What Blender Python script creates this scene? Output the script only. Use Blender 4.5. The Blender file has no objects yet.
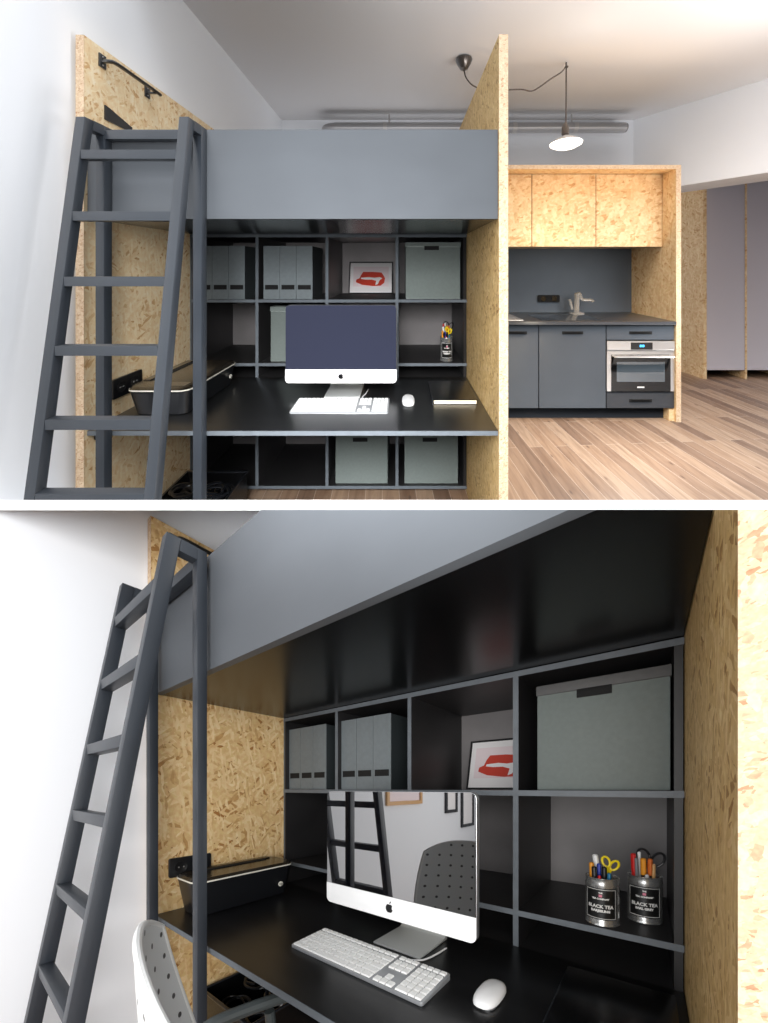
import bpy, bmesh, math, random
from mathutils import Vector, Matrix
random.seed(7)
C = bpy.context.scene.collection
PI = math.pi

# ------------------------------------------------------------------ camera: level, one rising-front lens
FPX, PX, PY = 336.2, 402.0, 788.0            # focal length and principal point, in pixels of the 768 x 1023 frame
EYE = Vector((1.5505, -0.4847, 1.1731)); YAW = 0.6337
RIGHT = Vector((math.cos(YAW), math.sin(YAW), 0)); FWD = Vector((-math.sin(YAW), math.cos(YAW), 0)); UPV = Vector((0, 0, 1))
cd = bpy.data.cameras.new('camera'); cam = bpy.data.objects.new('camera', cd); C.objects.link(cam)
cam.location = EYE; cam.rotation_euler = (PI / 2, 0, YAW)
cd.sensor_fit = 'VERTICAL'; cd.sensor_height = 36.0; cd.lens = FPX * 36.0 / 1023
cd.shift_x = (384 - PX) / 1023; cd.shift_y = (PY - 511.5) / 1023
cd.clip_start = 0.02; cd.clip_end = 60
bpy.context.scene.camera = cam

# ------------------------------------------------------------------ the two storeys
# LOW: an ordinary square room.  UP: the same furniture on a storey above, its floor, desk and boards climbing
# towards the back like a raked stage (fronts stay upright), carried by the inclined white slab between the two.
RISE_UP, RISE_LOW = 0.8566, 0.8262        # upper and lower face of the inclined slab (a wedge, thicker towards the back)
SLAB_Y0 = 1.0
class Room:
    def __init__(s, m, b, side, view, **k): s.m, s.b, s.side, s.view = m, b, side, view; s.__dict__.update(k)
    def p(s, x, y, z): return s.b + s.m @ Vector((x, y, z))
LOW = Room(Matrix.Identity(3), Vector((0, 0, 0)), -1, 'lower', W=1.62, l0=0.0, D=.572, bz0=1.539, bz1=1.893, sm=1.166, sl=.793, back=1.0,
           lx=(.042, .436), lt=1.888, slope=.160, mx=.934, my=.292, kx=(.657, 1.140, .15, .287), pr=(.004, .20, .060, .50, .830), mo=(1.248, .278))
RAKE = 1.5526
_b = EYE + RIGHT * (-1.251) + (FWD + UPV * RAKE) * 1.3184 - UPV * 1.327
UP = Room(Matrix((RIGHT, FWD + UPV * RAKE, UPV)).transposed(), _b, 1, 'upper', W=1.629, l0=.0155, D=.638, bz0=1.513, bz1=1.862, sm=1.132, sl=.762, back=1.10,
          lx=(.085, .455), lt=1.861, slope=.132, mx=.957, my=.30, kx=(.757, 1.191, .151, .288), pr=(.062, .338, .115, .56, .806), mo=(1.281, .282))

# ------------------------------------------------------------------ materials
def lin(c): return tuple(((v / 255) / 12.92 if v / 255 <= .04045 else ((v / 255 + .055) / 1.055) ** 2.4) for v in c) + (1,)
M = {}
def mat(name, rgb, rough=.5, metal=0, var=.0, scale=(6, 6, 6), bump=0, spec=.5, emit=None, ior=None, coat=0):
    m = bpy.data.materials.new(name); m.use_nodes = True; nt = m.node_tree; N = nt.nodes; b = N['Principled BSDF']
    b.inputs['Base Color'].default_value = lin(rgb); b.inputs['Roughness'].default_value = rough; b.inputs['Metallic'].default_value = metal
    b.inputs['Specular IOR Level'].default_value = spec; b.inputs['Coat Weight'].default_value = coat
    if ior: b.inputs['IOR'].default_value = ior
    if emit: b.inputs['Emission Color'].default_value = lin(emit[0]); b.inputs['Emission Strength'].default_value = emit[1]
    if var or bump:
        a = N.new('ShaderNodeAttribute'); a.attribute_name = 'place'
        mp = N.new('ShaderNodeMapping'); mp.inputs['Scale'].default_value = scale; nt.links.new(a.outputs['Vector'], mp.inputs[0])
        n = N.new('ShaderNodeTexNoise'); n.inputs['Scale'].default_value = 1; n.inputs['Detail'].default_value = 6; nt.links.new(mp.outputs[0], n.inputs['Vector'])
        if var:
            r = N.new('ShaderNodeValToRGB'); c = lin(rgb)
            r.color_ramp.elements[0].position = .3; r.color_ramp.elements[1].position = .7
            r.color_ramp.elements[0].color = tuple(v * (1 - var) for v in c[:3]) + (1,); r.color_ramp.elements[1].color = tuple(min(1, v * (1 + var)) for v in c[:3]) + (1,)
            nt.links.new(n.outputs[0], r.inputs[0]); nt.links.new(r.outputs[0], b.inputs['Base Color'])
        if bump:
            bp = N.new('ShaderNodeBump'); bp.inputs['Strength'].default_value = bump; bp.inputs['Distance'].default_value = .002
            nt.links.new(n.outputs[0], bp.inputs['Height']); nt.links.new(bp.outputs[0], b.inputs['Normal'])
    M[name] = m; return m

def osb(name, base, light, dark, k=1.0, streak=1.0):
    """oriented strand board: three layers of long flakes lying at different angles, each flake its own tone"""
    m = bpy.data.materials.new(name); m.use_nodes = True; nt = m.node_tree; N = nt.nodes; L = nt.links; b = N['Principled BSDF']
    b.inputs['Roughness'].default_value = .55; b.inputs['Specular IOR Level'].default_value = .25
    mid = tuple((p + q) / 2 for p, q in zip(base, dark))
    a = N.new('ShaderNodeAttribute'); a.attribute_name = 'place'
    nz = N.new('ShaderNodeTexNoise'); nz.inputs['Scale'].default_value = 14 * k; nz.inputs['Detail'].default_value = 3; L.new(a.outputs['Vector'], nz.inputs['Vector'])
    ad = N.new('ShaderNodeVectorMath'); ad.operation = 'MULTIPLY_ADD'; ad.inputs[1].default_value = (.03 / k,) * 3
    L.new(nz.outputs['Color'], ad.inputs[0]); L.new(a.outputs['Vector'], ad.inputs[2])
    def layer(rot, sc, seed):
        mp = N.new('ShaderNodeMapping'); mp.inputs['Rotation'].default_value = rot; mp.inputs['Location'].default_value = (seed, seed * 2, seed * .7)
        L.new(ad.outputs[0], mp.inputs[0])
        sx = N.new('ShaderNodeVectorMath'); sx.operation = 'MULTIPLY'; sx.inputs[1].default_value = tuple(v * k for v in sc); L.new(mp.outputs[0], sx.inputs[0])
        v = N.new('ShaderNodeTexVoronoi'); v.inputs['Scale'].default_value = 1; L.new(sx.outputs[0], v.inputs['Vector'])
        sp = N.new('ShaderNodeSeparateColor'); L.new(v.outputs['Color'], sp.inputs[0]); return sp
    l1 = layer((.5, .15, .2), (30, 16, 86), 1.3); l2 = layer((-.7, .3, -.4), (34, 17, 96), 4.1); l3 = layer((1.45, .2, .1), (34, 19, 104), 7.7)
    def ramp(src, stops):
        r = N.new('ShaderNodeValToRGB'); e = r.color_ramp.elements
        e[0].position, e[0].color = stops[0][0], lin(stops[0][1]); e[1].position, e[1].color = stops[-1][0], lin(stops[-1][1])
        for p, c in stops[1:-1]: x = e.new(p); x.color = lin(c)
        L.new(src, r.inputs[0]); return r
    st = [(0, dark), (.10, mid), (.22, base), (.6, base), (1, light)]
    r1, r2, r3 = ramp(l1.outputs[0], st), ramp(l2.outputs[0], st), ramp(l3.outputs[0], [(0, mid), (.12, base), (1, light)])
    def gate(src, t):
        g = N.new('ShaderNodeMath'); g.operation = 'GREATER_THAN'; g.inputs[1].default_value = t; L.new(src, g.inputs[0]); return g
    def mix(f, x, y):
        mx = N.new('ShaderNodeMix'); mx.data_type = 'RGBA'; L.new(f, mx.inputs[0]); L.new(x, mx.inputs[6]); L.new(y, mx.inputs[7]); return mx.outputs[2]
    c = mix(gate(l2.outputs[1], .5).outputs[0], r1.outputs[0], r2.outputs[0])
    c = mix(gate(l3.outputs[1], .62).outputs[0], c, r3.outputs[0])
    gn = N.new('ShaderNodeTexNoise'); gn.inputs['Scale'].default_value = 55 * k; gn.inputs['Detail'].default_value = 5; L.new(a.outputs['Vector'], gn.inputs['Vector'])
    gm = N.new('ShaderNodeMix'); gm.data_type = 'RGBA'; gm.blend_type = 'OVERLAY'; gm.inputs[0].default_value = .4
    L.new(c, gm.inputs[6]); L.new(gn.outputs[0], gm.inputs[7]); L.new(gm.outputs[2], b.inputs['Base Color'])
    bp = N.new('ShaderNodeBump'); bp.inputs['Strength'].default_value = .25; bp.inputs['Distance'].default_value = .002; L.new(l1.outputs[0], bp.inputs['Height']); L.new(bp.outputs[0], b.inputs['Normal'])
    M[name] = m

def planks(name, tones):
    m = bpy.data.materials.new(name); m.use_nodes = True; nt = m.node_tree; N = nt.nodes; L = nt.links; b = N['Principled BSDF']
    b.inputs['Roughness'].default_value = .45
    a = N.new('ShaderNodeAttribute'); a.attribute_name = 'place'
    mp = N.new('ShaderNodeMapping'); mp.inputs['Rotation'].default_value = (0, 0, PI / 2 - .065); L.new(a.outputs['Vector'], mp.inputs[0])
    br = N.new('ShaderNodeTexBrick'); br.offset = .37; br.inputs['Scale'].default_value = 1; br.inputs['Brick Width'].default_value = 1.0; br.inputs['Row Height'].default_value = .098
    br.inputs['Mortar Size'].default_value = .0016; br.inputs['Color1'].default_value = (0, 0, 0, 1); br.inputs['Color2'].default_value = (1, 1, 1, 1); br.inputs['Mortar'].default_value = (.5, .5, .5, 1)
    L.new(mp.outputs[0], br.inputs['Vector'])
    r = N.new('ShaderNodeValToRGB'); e = r.color_ramp.elements
    e[0].color = lin(tones[0]); e[1].color = lin(tones[2]); x = e.new(.5); x.color = lin(tones[1]); L.new(br.outputs['Color'], r.inputs[0])
    g = N.new('ShaderNodeMapping'); g.inputs['Scale'].default_value = (34, 3.5, 1); L.new(a.outputs['Vector'], g.inputs[0])
    n = N.new('ShaderNodeTexNoise'); n.inputs['Scale'].default_value = 1; n.inputs['Detail'].default_value = 8; n.inputs['Distortion'].default_value = .6; L.new(g.outputs[0], n.inputs['Vector'])
    gr = N.new('ShaderNodeValToRGB'); gr.color_ramp.elements[0].position = .28; gr.color_ramp.elements[0].color = (.55, .47, .42, 1); gr.color_ramp.elements[1].position = .58; gr.color_ramp.elements[1].color = (1, 1, 1, 1); L.new(n.outputs[0], gr.inputs[0])
    mm = N.new('ShaderNodeMix'); mm.data_type = 'RGBA'; mm.blend_type = 'MULTIPLY'; mm.inputs[0].default_value = .75; L.new(r.outputs[0], mm.inputs[6]); L.new(gr.outputs[0], mm.inputs[7])
    kn = N.new('ShaderNodeMapping'); kn.inputs['Scale'].default_value = (11, 4.5, 1); L.new(a.outputs['Vector'], kn.inputs[0])
    kv = N.new('ShaderNodeTexVoronoi'); kv.inputs['Scale'].default_value = 1; L.new(kn.outputs[0], kv.inputs['Vector'])
    kr = N.new('ShaderNodeValToRGB'); kr.color_ramp.elements[0].position = .03; kr.color_ramp.elements[0].color = (.3, .22, .17, 1); kr.color_ramp.elements[1].position = .13; kr.color_ramp.elements[1].color = (1, 1, 1, 1); L.new(kv.outputs['Distance'], kr.inputs[0])
    k2 = N.new('ShaderNodeMix'); k2.data_type = 'RGBA'; k2.blend_type = 'MULTIPLY'; k2.inputs[0].default_value = .8; L.new(mm.outputs[2], k2.inputs[6]); L.new(kr.outputs[0], k2.inputs[7])
    jt = N.new('ShaderNodeMix'); jt.data_type = 'RGBA'; L.new(br.outputs['Fac'], jt.inputs[0]); L.new(k2.outputs[2], jt.inputs[6]); jt.inputs[7].default_value = lin(tones[3]); L.new(jt.outputs[2], b.inputs['Base Color'])
    M[name] = m

def dotted(name, rgb, hole):
    """white plastic shell with rows of small punched holes"""
    m = mat(name, rgb, .35); nt = m.node_tree; N = nt.nodes; L = nt.links; b = N['Principled BSDF']
    a = N.new('ShaderNodeAttribute'); a.attribute_name = 'place'; s = N.new('ShaderNodeSeparateXYZ'); L.new(a.outputs['Vector'], s.inputs[0])
    def cell(src, k, off):
        x = N.new('ShaderNodeMath'); x.operation = 'MULTIPLY_ADD'; x.inputs[1].default_value = k; x.inputs[2].default_value = off; L.new(src, x.inputs[0])
        f = N.new('ShaderNodeMath'); f.operation = 'FRACT'; L.new(x.outputs[0], f.inputs[0])
        c = N.new('ShaderNodeMath'); c.operation = 'SUBTRACT'; c.inputs[1].default_value = .5; L.new(f.outputs[0], c.inputs[0]); return c.outputs[0]
    v = N.new('ShaderNodeCombineXYZ'); L.new(cell(s.outputs[0], 22, .1), v.inputs[0]); L.new(cell(s.outputs[2], 22, .3), v.inputs[1])
    ln = N.new('ShaderNodeVectorMath'); ln.operation = 'LENGTH'; L.new(v.outputs[0], ln.inputs[0])
    g = N.new('ShaderNodeMath'); g.operation = 'LESS_THAN'; g.inputs[1].default_value = .115; L.new(ln.outputs['Value'], g.inputs[0])
    mx = N.new('ShaderNodeMix'); mx.data_type = 'RGBA'; L.new(g.outputs[0], mx.inputs[0]); mx.inputs[6].default_value = lin(rgb); mx.inputs[7].default_value = lin(hole); L.new(mx.outputs[2], b.inputs['Base Color'])

mat('white_paint', (238, 240, 244), .9, spec=.1); mat('ceiling_paint', (232, 230, 230), .9, spec=.1); mat('slab_paint', (252, 252, 252), .9, spec=.0)
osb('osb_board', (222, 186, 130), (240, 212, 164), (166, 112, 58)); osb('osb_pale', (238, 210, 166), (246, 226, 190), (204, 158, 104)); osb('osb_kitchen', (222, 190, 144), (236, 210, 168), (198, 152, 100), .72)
osb('osb_edge', (208, 180, 148), (222, 198, 168), (176, 132, 100), 3.4); osb('osb_grained_shade', (198, 164, 108), (216, 186, 134), (150, 112, 64), 1.2)  # grained board: streakier, with the right panel's shade put into a darker tone
planks('oak_floor', ((140, 112, 92), (180, 148, 121), (195, 166, 140), (214, 194, 176)))
mat('loft_paint', (84, 88, 93), .55, var=.07, scale=(3, 3, 5), bump=.05); mat('black_board', (12, 12, 13), .24, var=.25, scale=(4, 4, 4), spec=.5)
mat('desk_board', (24, 24, 25), .30, var=.3, scale=(5, 20, 5), bump=.06, spec=.45); mat('grey_edge', (98, 104, 110), .5, var=.1, scale=(30, 30, 30))
mat('shelf_inside', (38, 37, 38), .45, var=.25, scale=(5, 5, 5)); mat('shelf_back', (126, 122, 122), .5, var=.15, scale=(4, 4, 4))
mat('steel_paint', (45, 50, 57), .42, var=.08, scale=(9, 9, 9), spec=.5); mat('black_metal', (22, 22, 24), .4)
mat('file_grey', (108, 115, 118), .6, var=.06, scale=(60, 60, 60)); mat('file_side', (44, 50, 52), .6); mat('hole_black', (6, 6, 7), .8)
mat('box_grey', (110, 118, 115), .65, var=.05, scale=(70, 70, 70)); mat('lid_grey', (86, 86, 86), .65, var=.05, scale=(70, 70, 70))
mat('aluminium', (206, 208, 210), .28, metal=.85); mat('satin_aluminium', (186, 188, 186), .42, metal=.25); mat('white_gloss', (244, 244, 244), .22); mat('screen_glass', (8, 9, 14), .015, ior=3.6); mat('screen_reflect_glow', (16, 18, 30), .05, emit=((92, 96, 118), .5)); mat('emblem_black', (12, 12, 14), .3)  # upper screen is off; its even glow stands in for a reflection
mat('key_white', (243, 243, 241), .4); mat('key_bed', (158, 160, 163), .35, metal=.3)
mat('printer_black', (24, 25, 28), .3); mat('printer_lid', (46, 40, 32), .22, spec=.6); mat('ivory', (236, 232, 218), .4)
mat('paper', (244, 240, 240), .7); mat('red_print', (206, 66, 48), .7); mat('pink_print', (240, 224, 226), .7); mat('tin', (196, 196, 194), .25, metal=.8); mat('tin_label', (24, 24, 24), .35); mat('label_white', (232, 230, 226), .6); mat('label_pink', (222, 130, 150), .6)
for n, c in dict(pen_orange=(240, 158, 40), pen_yellow=(246, 220, 20), pen_red=(214, 34, 30), pen_black=(22, 22, 24), pen_white=(238, 238, 236), pen_grey=(120, 122, 126), pen_blue=(34, 60, 170), pen_brown=(214, 110, 44), pen_wood=(206, 160, 104), pen_teal=(40, 120, 160)).items(): mat(n, c, .35)
mat('slate_front', (70, 77, 85), .5, var=.06, scale=(5, 5, 5)); mat('splash_grey', (90, 98, 107), .5, var=.05, scale=(5, 5, 5)); mat('slate_dark', (44, 48, 54), .5); mat('worktop', (50, 54, 60), .3, var=.1, scale=(9, 9, 9)); mat('hob_black', (12, 12, 14), .12)
mat('stainless', (206, 204, 202), .28, metal=.8); mat('oven_black', (12, 12, 14), .15, ior=1.4); mat('oven_window', (70, 80, 88), .06, ior=2.0); mat('led_blue', (60, 190, 255), .5, emit=((60, 190, 255), 2.0))
mat('chrome', (226, 224, 220), .2, metal=.7); mat('duct_metal', (190, 190, 192), .35, metal=.75); mat('wardrobe_grey', (198, 193, 200), .55); mat('bulb_glow', (255, 244, 224), .5, emit=((255, 246, 230), 5)); mat('bronze', (88, 82, 78), .3, metal=.8); mat('cord_brown', (70, 62, 58), .6)
dotted('shell_white', (232, 234, 234), (84, 82, 80)); mat('arm_grey', (74, 80, 80), .45); mat('bin_black', (14, 14, 15), .25); mat('bag_grey', (34, 36, 40), .2); mat('page_cream', (240, 226, 196), .7)

# ------------------------------------------------------------------ mesh builder
AX = {'xz': (0, 2, 1), 'xy': (0, 1, 2), 'yz': (1, 2, 0)}
class G:
    def __init__(s): s.bm = bmesh.new()
    def _mesh(s, verts, faces, bev=0, seg=2, sm=False):
        t = bmesh.new(); vs = [t.verts.new(v) for v in verts]
        for f in faces:
            try: t.faces.new([vs[i] for i in f])
            except ValueError: pass
        bmesh.ops.recalc_face_normals(t, faces=t.faces)
        if bev:
            ed = [e for e in t.edges if len(e.link_faces) == 2 and e.calc_face_angle(0) > .5]
            bmesh.ops.bevel(t, geom=ed, offset=bev, segments=seg, affect='EDGES', profile=.5, clamp_overlap=True)
        for f in t.faces: f.smooth = sm
        me = bpy.data.meshes.new('t'); t.to_mesh(me); t.free(); s.bm.from_mesh(me); bpy.data.meshes.remove(me); return s
    def box(s, x0, x1, y0, y1, z0, z1, bev=0.0, seg=2):
        v = [(x, y, z) for z in (z0, z1) for y in (y0, y1) for x in (x0, x1)]
        return s._mesh(v, [(0, 1, 3, 2), (4, 6, 7, 5), (0, 4, 5, 1), (2, 3, 7, 6), (0, 2, 6, 4), (1, 5, 7, 3)], bev, seg)
    def hexa(s, v, bev=0.0): return s._mesh(v, [(0, 1, 3, 2), (4, 6, 7, 5), (0, 4, 5, 1), (2, 3, 7, 6), (0, 2, 6, 4), (1, 5, 7, 3)], bev)
    def bar(s, P, Q, w, d, up=(1, 0, 0), bev=.0):
        P, Q, up = Vector(P), Vector(Q), Vector(up); t = (Q - P).normalized(); a = (up - t * up.dot(t)).normalized(); b = t.cross(a)
        v = [E + a * (i * w / 2) + b * (j * d / 2) for E in (P, Q) for j in (-1, 1) for i in (-1, 1)]
        return s.hexa(v, bev)
    def prism(s, poly, plane, lo, hi, bev=0.0, seg=2):
        i, j, k = AX[plane]; n = len(poly); v = []
        for h in (lo, hi):
            for a, b in poly:
                q = [0, 0, 0]; q[i], q[j], q[k] = a, b, h; v.append(q)
        return s._mesh(v, [tuple(range(n)), tuple(range(2 * n - 1, n - 1, -1))] + [(m, (m + 1) % n, n + (m + 1) % n, n + m) for m in range(n)], bev, seg)
    def rrect(s, plane, a0, a1, b0, b1, lo, hi, rad, bev=0.0, n=5): return s.prism(rr(a0, a1, b0, b1, rad, n), plane, lo, hi, bev)
    def tube(s, pts, r, n=8, rs=None):
        pts = [Vector(p) for p in pts]; rings = []; a = None
        for i, p in enumerate(pts):
            t = (pts[min(i + 1, len(pts) - 1)] - pts[max(i - 1, 0)]).normalized()
            if a is None: a = t.orthogonal().normalized()
            a = (a - t * a.dot(t)).normalized(); b = t.cross(a); q = rs[i] if rs else r
            rings.append([p + (a * math.cos(2 * PI * k / n) + b * math.sin(2 * PI * k / n)) * q for k in range(n)])
        v = [x for R in rings for x in R]; m = len(rings)
        f = [(i * n + k, i * n + (k + 1) % n, (i + 1) * n + (k + 1) % n, (i + 1) * n + k) for i in range(m - 1) for k in range(n)]
        return s._mesh(v, f + [tuple(range(n - 1, -1, -1)), tuple(range((m - 1) * n, m * n))], sm=True)
    def lathe(s, c, prof, n=32, axis=2):
        c = Vector(c); v = []; e = [i for i in range(3) if i != axis]
        for r, h in prof:
            for k in range(n):
                q = [0, 0, 0]; q[e[0]] = r * math.cos(2 * PI * k / n); q[e[1]] = r * math.sin(2 * PI * k / n); q[axis] = h; v.append(c + Vector(q))
        m = len(prof); f = [(i * n + k, i * n + (k + 1) % n, (i + 1) * n + (k + 1) % n, (i + 1) * n + k) for i in range(m - 1) for k in range(n)]
        return s._mesh(v, f + [tuple(range(n)), tuple(range((m - 1) * n, m * n))], sm=True)
    def surf(s, fn, nu, nv, th):
        """a sheet fn(u, v) -> (point, normal) of thickness th"""
        v = []
        for side in (0, 1):
            for j in range(nv + 1):
                for i in range(nu + 1): p, nn = fn(i / nu, j / nv); v.append(Vector(p) + Vector(nn) * (th * side))
        w = nu + 1; o = w * (nv + 1); f = []
        for j in range(nv):
            for i in range(nu):
                a = j * w + i; f += [(a, a + 1, a + w + 1, a + w), (o + a, o + a + w, o + a + w + 1, o + a + 1)]
        for i in range(nu): f += [(i, o + i, o + i + 1, i + 1), (nv * w + i, nv * w + i + 1, o + nv * w + i + 1, o + nv * w + i)]
        for j in range(nv): f += [(j * w, (j + 1) * w, o + (j + 1) * w, o + j * w), (j * w + nu, o + j * w + nu, o + (j + 1) * w + nu, (j + 1) * w + nu)]
        return s._mesh(v, f, sm=True)
    def raw(s, verts, faces): return s._mesh(verts, faces, sm=True)

def rr(a0, a1, b0, b1, rad, n=5):
    out = []
    for cx, cy, st in ((a1 - rad, b1 - rad, 0), (a0 + rad, b1 - rad, 1), (a0 + rad, b0 + rad, 2), (a1 - rad, b0 + rad, 3)):
        for k in range(n + 1): t = (st + k / n) * PI / 2; out.append((cx + rad * math.cos(t), cy + rad * math.sin(t)))
    return out
def spline(pts, n=8):
    P = [Vector(p) for p in pts]; P = [P[0] * 2 - P[1]] + P + [P[-1] * 2 - P[-2]]; out = []
    for i in range(1, len(P) - 2):
        for k in range(n):
            t = k / n; a, b, c, d = P[i - 1:i + 3]
            out.append(.5 * ((2 * b) + (c - a) * t + (2 * a - 5 * b + 4 * c - d) * t * t + (3 * b - a - 3 * c + d) * t ** 3))
    return out + [P[-2]]

def build(name, g, m, room, parent=None, at=None, cut=True):
    """links the shape as ONE mesh object standing in its room; what reaches into the slab between the storeys ends there"""
    bm = g.bm; me = bpy.data.meshes.new(name)
    org = parent['_o'] if parent is not None else (at if at is not None else Vector((0, 0, 0)))
    O = parent_loc(parent) if parent is not None else room.p(*org)
    lay = bm.verts.layers.float_vector.new('place')
    for v in bm.verts: v[lay] = v.co; v.co = room.p(*v.co)
    if cut:
        off = EYE; SLAB_N = (UPV - FWD * (RISE_UP - .0015 if room.side > 0 else RISE_LOW + .0015)).normalized()
        ds = [(v.co - off).dot(SLAB_N) for v in bm.verts]
        if min(ds) < 0 < max(ds) or (room.side > 0 and max(ds) <= 0) or (room.side < 0 and min(ds) >= 0):
            bmesh.ops.bisect_plane(bm, geom=bm.verts[:] + bm.edges[:] + bm.faces[:], plane_co=off, plane_no=SLAB_N, clear_outer=room.side < 0, clear_inner=room.side > 0)
            ed = [e for e in bm.edges if len(e.link_faces) == 1]
            if ed: bmesh.ops.holes_fill(bm, edges=ed, sides=0)
            if not bm.faces: bm.free(); return None
    for v in bm.verts: v.co -= O
    bm.to_mesh(me); bm.free(); me.set_sharp_from_angle(angle=math.radians(32)); me.materials.append(M[m])
    o = bpy.data.objects.new(name, me); C.objects.link(o)
    if parent is not None: o.parent = parent; o['_o'] = parent['_o']
    else: o.location = O; o['_o'] = tuple(org)
    return o
def parent_loc(o):
    L = Vector((0, 0, 0))
    while o is not None: L = L + o.location; o = o.parent
    return L
def tag(o, label, cat, group=None, kind=None):
    if o is None: return o
    o['label'] = label; o['category'] = cat
    if group: o['group'] = group
    if kind: o['kind'] = kind
    return o
def thing(name, label, cat, room, at, group=None):
    o = bpy.data.objects.new(name, None); C.objects.link(o); o.location = room.p(*at); o['_o'] = tuple(at); o.empty_display_size = .05
    return tag(o, label, cat, group)
def struct(name, g, m, room, parent=None, cut=True):
    o = build(name, g, m, room, parent, cut=cut)
    if o is not None and parent is None: o['kind'] = 'structure'
    return o
def dup(root, room, dx, dy, dz, label, group=None):
    """a copy of a thing with copies of its parts and sub-parts, moved inside its room"""
    r = root.copy(); C.objects.link(r); r.location = root.location + room.m @ Vector((dx, dy, dz)); r['label'] = label
    if group: r['group'] = group
    for ch in list(root.children):
        c = ch.copy(); C.objects.link(c); c.parent = r
        for gc in list(ch.children): d = gc.copy(); C.objects.link(d); d.parent = c
    return r
def lettering(text, size, bold=0.0):
    """the outlines of a line of letters as flat mesh data, centred on the origin"""
    cu = bpy.data.curves.new('letters', 'FONT'); cu.body = text; cu.size = size; cu.align_x = 'CENTER'; cu.align_y = 'CENTER'; cu.offset = bold; cu.resolution_u = 2
    ob = bpy.data.objects.new('letters', cu); C.objects.link(ob); bpy.context.view_layer.update()
    me = bpy.data.meshes.new_from_object(ob.evaluated_get(bpy.context.evaluated_depsgraph_get()))
    v = [tuple(q.co[:2]) for q in me.vertices]; f = [tuple(p.vertices) for p in me.polygons]
    bpy.data.objects.remove(ob); bpy.data.curves.remove(cu); bpy.data.meshes.remove(me); return v, f

# ------------------------------------------------------------------ the slab between the storeys
sb = G(); pr = []
for Y, e in ((SLAB_Y0, RISE_LOW), (SLAB_Y0, RISE_UP), (5.2, RISE_UP), (5.2, RISE_LOW)): pr.append((Y, e * Y))
vv = [EYE + RIGHT * X + FWD * Y + UPV * Z for X in (-4.5, 6.0) for Y, Z in pr]
sb.raw(vv, [(0, 1, 2, 3), (7, 6, 5, 4), (0, 4, 5, 1), (1, 5, 6, 2), (2, 6, 7, 3), (3, 7, 4, 0)])
struct('trim_1', sb, 'slab_paint', LOW, cut=False)

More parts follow.
